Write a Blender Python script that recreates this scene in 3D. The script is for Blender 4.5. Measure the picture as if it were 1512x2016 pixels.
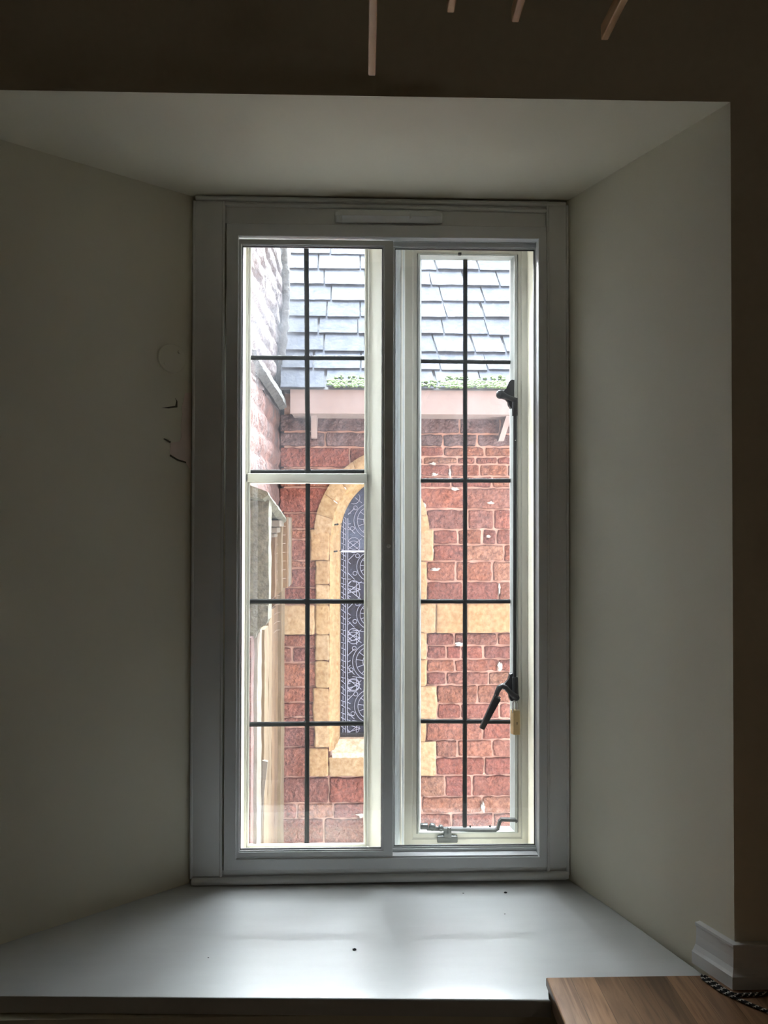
import bpy, bmesh, math, random
from mathutils import Vector, Matrix, noise
R = math.radians
random.seed(7)
sc = bpy.context.scene
for o in list(bpy.data.objects): bpy.data.objects.remove(o)
COL = sc.collection

# ------------------------------------------------------------------ camera
EYE = Vector((0, 0, 1.525)); FP = 1500.0
PSI, TH, RO = R(1.5), R(0.8), R(0.1)
fw = Vector((math.sin(PSI)*math.cos(TH), math.cos(PSI)*math.cos(TH), math.sin(TH)))
r0 = Vector((math.cos(PSI), -math.sin(PSI), 0)); u0 = r0.cross(fw)
rt = r0*math.cos(RO)+u0*math.sin(RO); up = u0*math.cos(RO)-r0*math.sin(RO)
cd = bpy.data.cameras.new('camera'); cam = bpy.data.objects.new('camera', cd); COL.objects.link(cam)
cd.sensor_fit = 'VERTICAL'; cd.sensor_height = 36; cd.lens = FP/2016*36; cd.clip_start = .02
M3 = Matrix((rt, up, -fw)).transposed()
cam.matrix_world = Matrix.Translation(EYE) @ M3.to_4x4()
sc.camera = cam

# ------------------------------------------------------------------ light
sc.view_settings.view_transform = 'Standard'; sc.view_settings.look = 'None'
sc.view_settings.gamma = 1; sc.view_settings.use_curve_mapping = False
sc.view_settings.exposure = 0.72
w = bpy.data.worlds.new('overcast_sky'); sc.world = w; w.use_nodes = True
bg = w.node_tree.nodes['Background']; bg.inputs[0].default_value = (.80, .90, 1, 1); bg.inputs[1].default_value = 4.4
sd = bpy.data.lights.new('veiled_sun', 'SUN'); sun = bpy.data.objects.new('veiled_sun', sd); COL.objects.link(sun)
sd.energy = 195; sd.angle = R(82); sd.color = (.87, .95, 1)
sun.rotation_euler = Vector((-.14, .48, .86)).to_track_quat('Z', 'Y').to_euler()
pd = bpy.data.lights.new('room_fill_lamp', 'POINT'); rl = bpy.data.objects.new('room_fill_lamp', pd); COL.objects.link(rl)
pd.energy = 2.3; pd.color = (1, .86, .68); pd.shadow_soft_size = .12; rl.location = (1.6, -2.0, 2.2)  # unseen warm lamp, added as fill for the front wall and laths

# ------------------------------------------------------------------ helpers
def at(px, py, Y):
    d = rt*(px-756)+up*(1008-py)+fw*FP
    return EYE + d*(Y/d.y)
def onz(px, py, z):
    d = rt*(px-756)+up*(1008-py)+fw*FP
    return EYE + d*((z-EYE.z)/d.z)
def tag(o, label=None, cat=None, group=None, kind=None):
    if label: o['label'] = label
    if cat: o['category'] = cat
    if group: o['group'] = group
    if kind: o['kind'] = kind
    return o
def empty(name, loc, label=None, cat=None, group=None, kind=None):
    o = bpy.data.objects.new(name, None); COL.objects.link(o); o.location = loc; o.empty_display_size = .02
    return tag(o, label, cat, group, kind)
def wloc(p):
    v = Vector((0, 0, 0))
    while p: v = v+p.location; p = p.parent
    return v
def obj(name, bm, mat, parent=None, smooth=None, mod=None):
    bmesh.ops.recalc_face_normals(bm, faces=bm.faces)
    me = bpy.data.meshes.new(name); bm.to_mesh(me); bm.free()
    for m in (mat if isinstance(mat, (list, tuple)) else [mat]): me.materials.append(m)
    if smooth is not None:
        for p in me.polygons: p.use_smooth = True
        me.set_sharp_from_angle(angle=R(smooth))
    o = bpy.data.objects.new(name, me); COL.objects.link(o)
    if parent:
        o.parent = parent
        me.transform(Matrix.Translation(-wloc(parent)))
    return o
def rebase(o, loc):
    o.data.transform(Matrix.Translation(-Vector(loc))); o.location = loc; return o
def B(): return bmesh.new()
def box(bm, x0, x1, y0, y1, z0, z1, bev=0, seg=2, mi=0):
    x0, x1 = min(x0, x1), max(x0, x1); y0, y1 = min(y0, y1), max(y0, y1); z0, z1 = min(z0, z1), max(z0, z1)
    g = bmesh.ops.create_cube(bm, size=1)
    for v in g['verts']:
        v.co = Vector(((x0+x1)/2+v.co.x*(x1-x0), (y0+y1)/2+v.co.y*(y1-y0), (z0+z1)/2+v.co.z*(z1-z0)))
    fs = set(f for v in g['verts'] for f in v.link_faces)
    for f in fs: f.material_index = mi
    if bev > 0:
        es = list(set(e for v in g['verts'] for e in v.link_edges))
        bmesh.ops.bevel(bm, geom=es, offset=bev, segments=seg, affect='EDGES', profile=.5)
def pbox(bm, a, b, c, d, Y0, Y1, bev=0, seg=2):
    """box whose front face (at depth Y0) spans image columns a..c, rows b..d"""
    p, q = at(a, (b+d)/2, Y0), at(c, (b+d)/2, Y0); s, t = at((a+c)/2, b, Y0), at((a+c)/2, d, Y0)
    box(bm, p.x, q.x, Y0, Y1, t.z, s.z, bev, seg)
def ppoly(bm, pts, Y0, Y1, bev=0):
    """outline (image points at depth Y0) given real thickness Y0..Y1"""
    return prism(bm, [(at(x, y, Y0).x, at(x, y, Y0).z) for x, y in pts], Y0, Y1, bev)
def prism(bm, pts, y0, y1, bev=0):
    a = [bm.verts.new((x, y0, z)) for x, z in pts]; b = [bm.verts.new((x, y1, z)) for x, z in pts]
    n = len(pts); fs = [bm.faces.new(a), bm.faces.new(b[::-1])]
    for i in range(n): fs.append(bm.faces.new((a[i], b[i], b[(i+1) % n], a[(i+1) % n])))
    if bev:
        es = list(fs[0].edges)
        bmesh.ops.bevel(bm, geom=es, offset=bev, segments=2, affect='EDGES', profile=.5)
def plan(bm, pts, z0, z1, bev=0):
    a = [bm.verts.new((x, y, z0)) for x, y in pts]; b = [bm.verts.new((x, y, z1)) for x, y in pts]
    n = len(pts); f0 = bm.faces.new(a[::-1]); f1 = bm.faces.new(b)
    for i in range(n): bm.faces.new((a[i], a[(i+1) % n], b[(i+1) % n], b[i]))
    if bev: bmesh.ops.bevel(bm, geom=list(f1.edges), offset=bev, segments=4, affect='EDGES', profile=.5)
def tube(bm, pts, r, n=10, closed=False, cap=True, flat=1.0, mats=None):
    pts = [Vector(p) for p in pts]; N = len(pts); rings = []
    rs = r if isinstance(r, (list, tuple)) else [r]*N
    T0 = (pts[1]-pts[0]).normalized()
    nrm = T0.orthogonal().normalized()
    if abs(T0.y) < .9: nrm = (Vector((0, 1, 0))-T0*T0.y).normalized()
    for i, p in enumerate(pts):
        if closed: t = (pts[(i+1) % N]-pts[i-1]).normalized()
        else: t = (pts[min(i+1, N-1)]-pts[max(i-1, 0)]).normalized()
        nrm = (nrm-t*nrm.dot(t)).normalized(); bi = t.cross(nrm)
        rings.append([bm.verts.new(p+(nrm*math.cos(2*math.pi*k/n)*flat+bi*math.sin(2*math.pi*k/n))*rs[i]) for k in range(n)])
    for i in range(N if closed else N-1):
        A, C = rings[i], rings[(i+1) % N]
        for k in range(n):
            f = bm.faces.new((A[k], A[(k+1) % n], C[(k+1) % n], C[k]))
            if mats: f.material_index = mats(i, k)
    if cap and not closed: bm.faces.new(rings[0][::-1]); bm.faces.new(rings[-1])
def lathe(bm, c, prof, axis='y', n=24):
    rings = []
    for r, h in prof:
        ring = []
        for k in range(n):
            a = 2*math.pi*k/n; x, y = r*math.cos(a), r*math.sin(a)
            v = {'y': (x, h, y), 'z': (x, y, h), 'x': (h, x, y)}[axis]
            ring.append(bm.verts.new(Vector(c)+Vector(v)))
        rings.append(ring)
    for A, C in zip(rings, rings[1:]):
        for k in range(n): bm.faces.new((A[k], A[(k+1) % n], C[(k+1) % n], C[k]))
    bm.faces.new(rings[0]); bm.faces.new(rings[-1][::-1])
def frame_sweep(bm, outer, inner, prof):
    """rect frame with mitred corners; outer/inner = (x0,x1,z0,z1); prof = [(t,y)] t:0 outer..1 inner, closed loop"""
    def cor(t):
        a = [outer[i]+(inner[i]-outer[i])*t for i in range(4)]
        return [(a[0], a[2]), (a[1], a[2]), (a[1], a[3]), (a[0], a[3])]
    rings = [[bm.verts.new((x, y, z)) for x, z in cor(t)] for t, y in prof]
    n = len(rings)
    for i in range(n):
        A, C = rings[i], rings[(i+1) % n]
        for k in range(4): bm.faces.new((A[k], A[(k+1) % 4], C[(k+1) % 4], C[k]))
def prect(a, b, c, d, Y):
    m, l = (b+d)/2, (a+c)/2
    return (at(a, m, Y).x, at(c, m, Y).x, at(l, d, Y).z, at(l, b, Y).z)

# ------------------------------------------------------------------ materials
def mat(name, col, rough=.6, metal=0, var=0, vscale=8, bump=0, bscale=60, detail=6, col2=None, attr=False, spec=.5, dist=.002, stretch=None):
    m = bpy.data.materials.new(name); m.use_nodes = True; nt = m.node_tree; N = nt.nodes; L = nt.links
    p = N['Principled BSDF']; p.inputs['Base Color'].default_value = (*col, 1); p.inputs['Roughness'].default_value = rough
    p.inputs['Metallic'].default_value = metal; p.inputs['Specular IOR Level'].default_value = spec
    tc = N.new('ShaderNodeTexCoord'); src = tc.outputs['Object']
    if stretch:
        mp = N.new('ShaderNodeMapping'); mp.inputs['Scale'].default_value = stretch; L.new(src, mp.inputs[0]); src = mp.outputs[0]
    if var or col2 or attr:
        nz = N.new('ShaderNodeTexNoise'); nz.inputs['Scale'].default_value = vscale; nz.inputs['Detail'].default_value = detail
        nz.inputs['Roughness'].default_value = .65
        L.new(src, nz.inputs['Vector'])
        cr = N.new('ShaderNodeValToRGB'); cr.color_ramp.elements[0].position = .32; cr.color_ramp.elements[1].position = .68
        c2 = col2 or tuple(c*(1-var) for c in col); c1 = col if col2 else tuple(min(1, c*(1+var)) for c in col)
        cr.color_ramp.elements[0].color = (*c2, 1); cr.color_ramp.elements[1].color = (*c1, 1)
        L.new(nz.outputs['Fac'], cr.inputs[0]); out = cr.outputs[0]
        if attr:
            at_ = N.new('ShaderNodeVertexColor'); at_.layer_name = 'tint'
            mx = N.new('ShaderNodeMix'); mx.data_type = 'RGBA'; mx.blend_type = 'MULTIPLY'; mx.inputs[0].default_value = 1
            L.new(at_.outputs[0], mx.inputs[6]); L.new(out, mx.inputs[7]); out = mx.outputs[2]
        L.new(out, p.inputs['Base Color'])
    if bump:
        n2 = N.new('ShaderNodeTexNoise'); n2.inputs['Scale'].default_value = bscale; n2.inputs['Detail'].default_value = 8
        L.new(src, n2.inputs['Vector'])
        b = N.new('ShaderNodeBump'); b.inputs['Strength'].default_value = bump; b.inputs['Distance'].default_value = dist
        L.new(n2.outputs['Fac'], b.inputs['Height']); L.new(b.outputs[0], p.inputs['Normal'])
    return m
PAINT = mat('wall_paint', (.84, .80, .66), .75, var=.02, vscale=3, bump=.25, bscale=90, dist=.001)
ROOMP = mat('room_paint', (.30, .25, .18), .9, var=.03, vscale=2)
SILLP = mat('sill_paint', (.69, .71, .705), .33, var=.03, vscale=5, bump=.15, bscale=14, dist=.002, stretch=(1, 5, 1))
TRIMP = mat('trim_gloss', (.82, .83, .82), .38, var=.01, vscale=5, bump=.08, bscale=30)
ALU = mat('powder_coated_aluminium', (.80, .82, .83), .35, spec=.5)
ALUD = mat('gasket', (.03, .03, .035), .5)
CREAM = mat('cream_gloss', (0.436, 0.428, 0.372), .4, var=.04, vscale=6, bump=.35, bscale=25, dist=.002)
FLAKE = mat('peeling_paint', (0.416, 0.448, 0.456), .5, var=.10, vscale=14, bump=.9, bscale=18, dist=.006, stretch=(1, 1, .4))
CASE = mat('casement_paint', (0.351, 0.365, 0.344), .4, var=.06, vscale=20, bump=.3, bscale=50, dist=.001)
LEAD = mat('black_lead', (.012, .013, .013), .6, spec=.2, bump=.4, bscale=60, dist=.001, var=.3, vscale=40)
IRON = mat('black_ironmongery', (.010, .010, .010), .5, spec=.25, bump=.1, bscale=80)
BRONZE = mat('dulled_bronze', (.045, .05, .048), .4, metal=.2, var=.3, vscale=60)
STEEL = mat('steel', (.55, .55, .55), .25, metal=1)
BRASS = mat('brass', (0.440, 0.320, 0.160), .38, metal=.7, var=.08, vscale=60)
DARK = mat('black_hole', (.005, .005, .005), .8)
WHITEP = mat('vent_plastic', (.88, .89, .88), .35)
PLASTER = mat('bare_plaster', (.88, .74, .66), .85, var=.05, vscale=30, bump=.3, bscale=60)
def oak(name, base, dark, board):
    m = bpy.data.materials.new(name); m.use_nodes = True; N = m.node_tree.nodes; L = m.node_tree.links
    p = N['Principled BSDF']; p.inputs['Roughness'].default_value = .32
    tc = N.new('ShaderNodeTexCoord'); mp = N.new('ShaderNodeMapping'); mp.inputs['Scale'].default_value = (26, 2.4, 26)
    L.new(tc.outputs['Object'], mp.inputs[0])
    nz = N.new('ShaderNodeTexNoise'); nz.inputs['Scale'].default_value = 2.2; nz.inputs['Detail'].default_value = 8; nz.inputs['Distortion'].default_value = 1.4
    L.new(mp.outputs[0], nz.inputs['Vector'])
    cr = N.new('ShaderNodeValToRGB'); cr.color_ramp.elements[0].position = .35; cr.color_ramp.elements[1].position = .62
    cr.color_ramp.elements[0].color = (*dark, 1); cr.color_ramp.elements[1].color = (*base, 1); L.new(nz.outputs[0], cr.inputs[0])
    out = cr.outputs[0]
    if board:
        m2 = N.new('ShaderNodeMapping'); m2.inputs['Rotation'].default_value = (0, 0, R(90)); L.new(tc.outputs['Object'], m2.inputs[0])
        bt = N.new('ShaderNodeTexBrick'); bt.inputs['Scale'].default_value = 1; bt.inputs['Brick Width'].default_value = .31; bt.inputs['Row Height'].default_value = .042
        bt.inputs['Mortar Size'].default_value = .0004; bt.inputs['Color1'].default_value = (.62, .62, .62, 1); bt.inputs['Color2'].default_value = (1.25, 1.2, 1.15, 1)
        bt.inputs['Mortar'].default_value = (.4, .4, .4, 1); bt.offset = .37; L.new(m2.outputs[0], bt.inputs[0])
        mx = N.new('ShaderNodeMix'); mx.data_type = 'RGBA'; mx.blend_type = 'MULTIPLY'; mx.inputs[0].default_value = 1
        L.new(out, mx.inputs[6]); L.new(bt.outputs[0], mx.inputs[7]); out = mx.outputs[2]
    L.new(out, p.inputs['Base Color']); return m
OAK = oak('oiled_oak', (0.300, 0.175, 0.095), (0.150, 0.080, 0.040), True)
LATHM = oak('pale_pine', (0.569, 0.354, 0.184), (0.460, 0.262, 0.125), False)
REDS = mat('red_sandstone', (1, 1, 1), .95, col2=(.34, .27, .27), vscale=42, attr=True, bump=1, bscale=55, dist=.03, detail=10)
YELS = mat('yellow_sandstone', (1, 1, 1), .95, col2=(.62, .50, .38), vscale=40, attr=True, bump=1, bscale=30, dist=.008, detail=10)
MORT = mat('lime_mortar', (0.382, 0.238, 0.185), .95, var=.12, vscale=30, bump=1, bscale=60, dist=.006)
SLATE = mat('pale_slate', (1, 1, 1), .9, spec=.08, col2=(.55, .60, .70), vscale=22, attr=True, bump=.7, bscale=45, dist=.004, detail=8)
FASC = mat('pink_fascia_paint', (0.167, 0.127, 0.116), .6, var=.06, vscale=14)
GREYST = mat('mossy_grey_stone', (0.090, 0.087, 0.060), .95, col2=(0.027, 0.027, 0.018), vscale=34, bump=1, bscale=50, dist=.01, detail=10)
LICHEN = mat('coping_stone', (0.042, 0.040, 0.037), .9, col2=(0.012, 0.012, 0.012), vscale=30, bump=1, bscale=40, dist=.01, detail=10)
MOSSM = mat('moss_green', (.045, .075, .022), .95, var=.5, vscale=60, bump=1, bscale=90, dist=.01)
OCHRE = mat('ochre_jamb_stone', (0.110, 0.063, 0.025), .9, col2=(0.050, 0.025, 0.011), vscale=9, bump=.8, bscale=40, dist=.005, stretch=(1, 1, .25), detail=9)
TANST = mat('tan_jamb_stone', (0.130, 0.092, 0.048), .9, col2=(0.065, 0.040, 0.018), vscale=12, bump=.8, bscale=40, dist=.005, stretch=(1, 1, .25), detail=9)
PALES = mat('pale_jamb_stone', (0.101, 0.086, 0.067), .9, var=.1, vscale=14, bump=.8, bscale=40, dist=.005)
CAME = mat('grey_lead_came', (.20, .21, .27), .6)
GROUND = mat('paving', (.30, .28, .25), .95, var=.2, vscale=4)
def wallrough(name):
    """weathered red wall seen along its face: courses along y"""
    m = mat(name, (0.120, 0.051, 0.039), .95, col2=(0.027, 0.022, 0.023), vscale=9, bump=1, bscale=26, dist=.03, detail=12)
    return m
WINGM = wallrough('weathered_red_stone')
def glassmat(name, dust, centre=None, rad=.2, tint=(1, 1, 1)):
    m = bpy.data.materials.new(name); m.use_nodes = True; N = m.node_tree.nodes; L = m.node_tree.links
    N.remove(N['Principled BSDF']); out = N['Material Output']
    tr = N.new('ShaderNodeBsdfTransparent'); tr.inputs[0].default_value = (*tint, 1)
    gl = N.new('ShaderNodeBsdfGlossy'); gl.inputs['Roughness'].default_value = .02; gl.inputs[0].default_value = (1, 1, 1, 1)
    fr = N.new('ShaderNodeFresnel'); fr.inputs[0].default_value = 1.45
    mul = N.new('ShaderNodeMath'); mul.operation = 'MULTIPLY'; mul.inputs[1].default_value = .8; L.new(fr.outputs[0], mul.inputs[0])
    m1 = N.new('ShaderNodeMixShader'); L.new(mul.outputs[0], m1.inputs[0]); L.new(tr.outputs[0], m1.inputs[1]); L.new(gl.outputs[0], m1.inputs[2])
    tl = N.new('ShaderNodeBsdfTranslucent'); tl.inputs[0].default_value = (.9, .92, 1, 1)
    tc = N.new('ShaderNodeTexCoord'); nz = N.new('ShaderNodeTexNoise'); nz.inputs['Scale'].default_value = 9; nz.inputs['Detail'].default_value = 10; nz.inputs['Roughness'].default_value = .7
    mp = N.new('ShaderNodeMapping'); mp.inputs['Scale'].default_value = (2.2, 1, .9); L.new(tc.outputs['Object'], mp.inputs[0]); L.new(mp.outputs[0], nz.inputs[0])
    mr = N.new('ShaderNodeMapRange'); mr.inputs[1].default_value = .35; mr.inputs[2].default_value = .75; mr.inputs[3].default_value = dust*.35; mr.inputs[4].default_value = dust*1.6
    L.new(nz.outputs[0], mr.inputs[0]); fac = mr.outputs[0]
    if centre:
        vm = N.new('ShaderNodeVectorMath'); vm.operation = 'SUBTRACT'; vm.inputs[1].default_value = centre; L.new(tc.outputs['Object'], vm.inputs[0])
        sc_ = N.new('ShaderNodeVectorMath'); sc_.operation = 'MULTIPLY'; sc_.inputs[1].default_value = (1.7, 1, 1); L.new(vm.outputs[0], sc_.inputs[0])
        ln = N.new('ShaderNodeVectorMath'); ln.operation = 'LENGTH'; L.new(sc_.outputs[0], ln.inputs[0])
        m3 = N.new('ShaderNodeMapRange'); m3.interpolation_type = 'SMOOTHSTEP'; m3.inputs[1].default_value = 0; m3.inputs[2].default_value = rad; m3.inputs[3].default_value = 5.5; m3.inputs[4].default_value = 1
        L.new(ln.outputs[1], m3.inputs[0])
        mm = N.new('ShaderNodeMath'); mm.operation = 'MULTIPLY'; L.new(fac, mm.inputs[0]); L.new(m3.outputs[0], mm.inputs[1]); fac = mm.outputs[0]
    m2 = N.new('ShaderNodeMixShader'); L.new(fac, m2.inputs[0]); L.new(m1.outputs[0], m2.inputs[1]); L.new(tl.outputs[0], m2.inputs[2])
    L.new(m2.outputs[0], out.inputs[0]); return m

# ------------------------------------------------------------------ room shell
ZS, ZT = EYE.z-.8052, EYE.z+.736            # sill top, soffit
CEIL = 2.62
XL0, XL1, XR0, XR1 = -.388, -.915, .462, .6385   # reveal at window plane / at room face
YW, YF, YO = 1.723, 1.305, 1.882
HX0, HX1 = at(470, 1000, 1.74).x, at(1056, 1000, 1.74).x     # masonry hole behind the glazing
HZ0, HZ1 = at(750, 1670, 1.835).z, at(750, 462, 1.855).z
bm = B()
plan(bm, [(-1.9, YF), (XL1, YF), (XL0, YW), (XL0, 1.748), (HX0, 1.748), (HX0, YO), (-1.9, YO)], 0, CEIL)
plan(bm, [(2.2, YF), (2.2, YO), (HX1, YO), (HX1, 1.748), (XR0, 1.748), (XR0, YW), (XR1, YF)], 0, CEIL)
plan(bm, [(XL1, YF), (XR1, YF), (XR0, YW), (XR0, 1.748), (XL0, 1.748), (XL0, YW)], ZT, CEIL)
plan(bm, [(XL0, 1.748), (XR0, 1.748), (XR0, YO), (XL0, YO)], HZ1, CEIL)
plan(bm, [(XL1, YF), (XR1, YF), (XR0, YW), (XR0, 1.748), (XL0, 1.748), (XL0, YW)], 0, ZS-.03)
plan(bm, [(XL0, 1.748), (XR0, 1.748), (XR0, 1.858), (XL0, 1.858)], 0, HZ0)
plan(bm, [(XL0, 1.858), (XR0, 1.858), (XR0, YO), (XL0, YO)], 0, HZ0-.05)
OUTER = mat('outer_stone', (.22, .13, .10), .95, var=.2, vscale=6)
bm.normal_update()
for f in bm.faces:
    if abs(f.normal.y) > .9 and abs(f.calc_center_median().y-YO) < .002: f.material_index = 1
wallf = obj('wall_front', bm, [PAINT, OUTER]); tag(wallf, 'cream painted wall with deep splayed window recess', kind='structure')
# left: peeled paint + blanking plate are marks on the reveal
lu = (Vector((XL0, YW, 0))-Vector((XL1, YF, 0))).normalized(); ln = Vector((lu.y, -lu.x, 0))
def onleft(px, py, off=0):
    d = rt*(px-756)+up*(1008-py)+fw*FP; p0 = Vector((XL0, YW, 0))-EYE
    n = ln; t = n.dot(Vector((p0.x, p0.y, 0)))/n.dot(d)
    return EYE+d*t+ln*off
def leftpatch(bm, pts, h, lo=-.001):
    a = [bm.verts.new(onleft(x, y, h)) for x, y in pts]; b = [bm.verts.new(onleft(x, y, lo)) for x, y in pts]
    n = len(pts); bm.faces.new(a); bm.faces.new(b[::-1])
    for i in range(n): bm.faces.new((a[i], b[i], b[(i+1) % n], a[(i+1) % n]))
bm = B()
leftpatch(bm, [(378, 773), (364, 774), (361, 790), (357, 803), (359, 815), (356, 838), (357, 862), (353, 869), (336, 872), (334, 893), (346, 902), (364, 909), (372, 922), (378, 930)], .0006)
o = obj('bare_patch', bm, PLASTER, wallf); o['label'] = 'pinkish bare plaster where the paint has peeled'
bm = B()
for pts in ([(318, 803), (331, 801), (345, 799), (347, 790), (345, 784), (349, 790), (349, 802), (332, 804)], [(321, 864), (334, 872), (337, 870), (324, 863)], [(335, 895), (350, 904), (366, 909), (366, 912), (349, 907), (334, 898)]):
    leftpatch(bm, pts, .0009)
obj('paint_crack', bm, mat('crack', (.10, .09, .06), .9), wallf)
# painted blanking plate
c = onleft(338, 706); rad = .5*(onleft(338, 678)-onleft(338, 735)).length
bp = empty('blanking_plate', c, 'small round painted-over blanking plate with two screws on left window reveal', 'cover plate')
bm = B(); tv = lu; N_ = 48
rings = []
for rr, h in ((rad, -.001), (rad, .003), (rad*.97, .0042), (0.0001, .0046)):
    rings.append([bm.verts.new(c+tv*(math.cos(2*math.pi*k/N_)*rr)+Vector((0, 0, math.sin(2*math.pi*k/N_)*rr))+ln*h) for k in range(N_)])
for A, C in zip(rings, rings[1:]):
    for k in range(N_): bm.faces.new((A[k], A[(k+1) % N_], C[(k+1) % N_], C[k]))
obj('plate', bm, PAINT, bp, smooth=40)
for px, py in ((351, 694), (324, 716)):
    q = onleft(px, py, .0040); bm = B()
    tube(bm, [q, q+ln*.004], .0035, 12); obj('screw', bm, PAINT, bp, smooth=40)

def shell(name, args, m, label):
    bm = B(); box(bm, *args); return tag(obj(name, bm, m), label, kind='structure')
shell('floor', (-2, 2.3, -3.1, YF, -.08, 0), mat('floor_brown', (.12, .08, .05), .6, var=.2), 'dark floor below the window')
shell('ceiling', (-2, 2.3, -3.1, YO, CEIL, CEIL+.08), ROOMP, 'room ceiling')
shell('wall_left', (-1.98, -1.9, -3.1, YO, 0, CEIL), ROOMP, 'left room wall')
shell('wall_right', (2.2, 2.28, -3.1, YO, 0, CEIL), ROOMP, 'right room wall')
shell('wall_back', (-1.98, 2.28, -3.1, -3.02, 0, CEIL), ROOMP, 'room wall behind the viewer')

# sill board
xw = onz(1075, 1923, ZS+.015); YB = xw.y
bm = B()
def fl(x): return 1.323+(x+.617)*(1.288-1.323)/(.934)
plan(bm, [(XL1-.02+.35*0, fl(XL1)), (xw.x-.001, fl(xw.x)), (xw.x-.001, YB+.001), (XR1-.02, YB+.001), (XR0+.002, YW), (XR0, 1.74), (XL0, 1.74), (XL0-.002, YW), (XL1+.045, 1.33)], ZS-.028, ZS, .004)
sill = tag(obj('trim_1', bm, SILLP, smooth=30), 'wide white painted window sill board', kind='structure')
for px, py, s in ((698, 1870, .0030), (995, 1758, .0026), (912, 1759, .0014), (994, 1800, .0012), (410, 1886, .001)):
    q = onz(px, py, ZS); bm = B()
    bmesh.ops.create_icosphere(bm, subdivisions=2, radius=1)
    for v in bm.verts:
        n = noise.noise(v.co*1.7+Vector((px, 0, 0)))
        v.co = Vector((v.co.x*s*(1.3+n), v.co.y*s*(.9+n), (v.co.z+.9)*s*.45))
    o = obj('crumb', bm, DARK); o.location = q
    lb = {698: 'dark speck of debris lying in the open middle of the white sill', 995: 'dark speck on the sill just below the right sash of the window',
          912: 'tiny dark speck on the sill close under the right sash, left of the larger speck', 994: 'minute speck on the sill in front of the larger speck under the right sash', 410: 'minute speck on the left part of the white sill'}[px]
    tag(o, lb, 'speck')

# skirting block wrapping the right corner, standing on worktop
ru = (Vector((XR0, YW, 0))-Vector((XR1, YF, 0))).normalized()
WT = ZS+.015
def sk(path_off, z):
    """three plan points at offset from wall faces"""
    n1 = Vector((-ru.y, ru.x, 0)); n1 = n1 if n1.x < 0 else -n1       # reveal face normal, into opening
    n2 = Vector((0, -1, 0)); Cn = Vector((XR1, YF, 0))
    a = Cn+ru*.075+n1*path_off
    k = (n1+n2)/(1+n1.dot(n2)); b = Cn+k*path_off
    c_ = Vector((2.2, YF, 0))+n2*path_off
    return [Vector((p.x, p.y, z)) for p in (a, b, c_)]
bm = B(); prof = [(-.002, 0), (.020, 0), (.020, .021), (.016, .025), (.011, .032), (.009, .048), (.009, .062), (.012, .067), (.012, .071), (-.002, .071)]
rg = [[bm.verts.new(v) for v in sk(o_, WT+h)] for o_, h in prof]
for i in range(len(rg)):
    A, C = rg[i], rg[(i+1) % len(rg)]
    for k in range(2): bm.faces.new((A[k], A[k+1], C[k+1], C[k]))
bm.faces.new([r_[0] for r_ in rg]); bm.faces.new([r_[2] for r_ in rg][::-1])
tag(obj('baseboard_right', bm, TRIMP), 'moulded skirting wrapping the right wall corner above the oak top', kind='structure')

# window lining boards
FR = prect(381, 390, 1116, 1733, YW)
bm = B()
def y_(p): return at(750, p, YW).z
def x_(p): return at(p, 1000, YW).x
ft = 1.712
box(bm, x_(383), x_(437), ft, 1.745, y_(1719), y_(403), .0025)          # left board
box(bm, x_(1079), x_(1113), ft, 1.745, y_(1708), y_(404), .0025)
box(bm, x_(437)-.002, x_(1079)+.002, 1.717, 1.745, y_(445), ZT-.002, .001)
box(bm, x_(383), x_(1113), 1.718, 1.745, ZS-.001, y_(1708), .001)
for a, b_, r_ in (((x_(384), y_(397)), (x_(1112), y_(401)), .006), ((x_(440), y_(409)), (x_(1079), y_(414)), .0045)):
    tube(bm, [(a[0], 1.716, a[1]), (b_[0], 1.716, b_[1])], r_, 12)
for xx in (382, 439, 1077, 1115):
    tube(bm, [(x_(xx), 1.714, y_(1722)), (x_(xx), 1.714, y_(404))], .0035, 10)
tube(bm, [(x_(384), 1.712, y_(1727)), (x_(1114), 1.712, y_(1722))], .009, 14)
tag(obj('trim_2', bm, TRIMP, smooth=35), 'grey white lining boards and beads around the window', kind='structure')
# ragged filler line where reveal meets boards
bm = B(); pts = []
for i in range(40):
    z = ZS+.01+(ZT-ZS-.02)*i/39
    pts.append((XL0+.002+.0012*noise.noise(Vector((0, 0, z*14))), YW-.003, z))
tube(bm, pts, .0025, 8); pts = [(XR0-.001, YW-.002, ZS+.005), (XR0-.001, YW-.002, ZT-.005)]; tube(bm, pts, .002, 8)
tag(obj('trim_3', bm, CREAM, smooth=40), 'caulk bead where lining boards meet the reveals', kind='structure')

# ------------------------------------------------------------------ sliding secondary glazing
w1 = empty('window_1', (0, YW, at(750, 1700, YW).z), 'grey aluminium sliding secondary glazing of two sashes', kind='structure')
YS = 1.708
bm = B()
frame_sweep(bm, prect(443, 443, 1077, 1711, YS), prect(467, 467, 1061, 1690, YS), [(0, 1.745), (0, YS+.001), (.04, YS), (.94, YS), (1, YS+.001), (1, 1.745)])
obj('outer_frame', bm, ALU, w1)
G1 = glassmat('sash_glass', .0012)
Y1 = 1.7135
s1 = empty('sliding_sash', (0, 0, 0), kind=None); s1.parent = w1
s1.location = (0, 0, 0)
bm = B()
o1 = prect(466.5, 472, 774, 1689, Y1); i1 = prect(474, 484, 752, 1674, Y1)
frame_sweep(bm, o1, i1, [(0, Y1+.016), (0, Y1+.001), (.03, Y1), (.80, Y1), (.84, Y1+.003), (.97, Y1+.003), (1, Y1+.005), (1, Y1+.016)])
obj('sash_frame', bm, ALU, s1)
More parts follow.
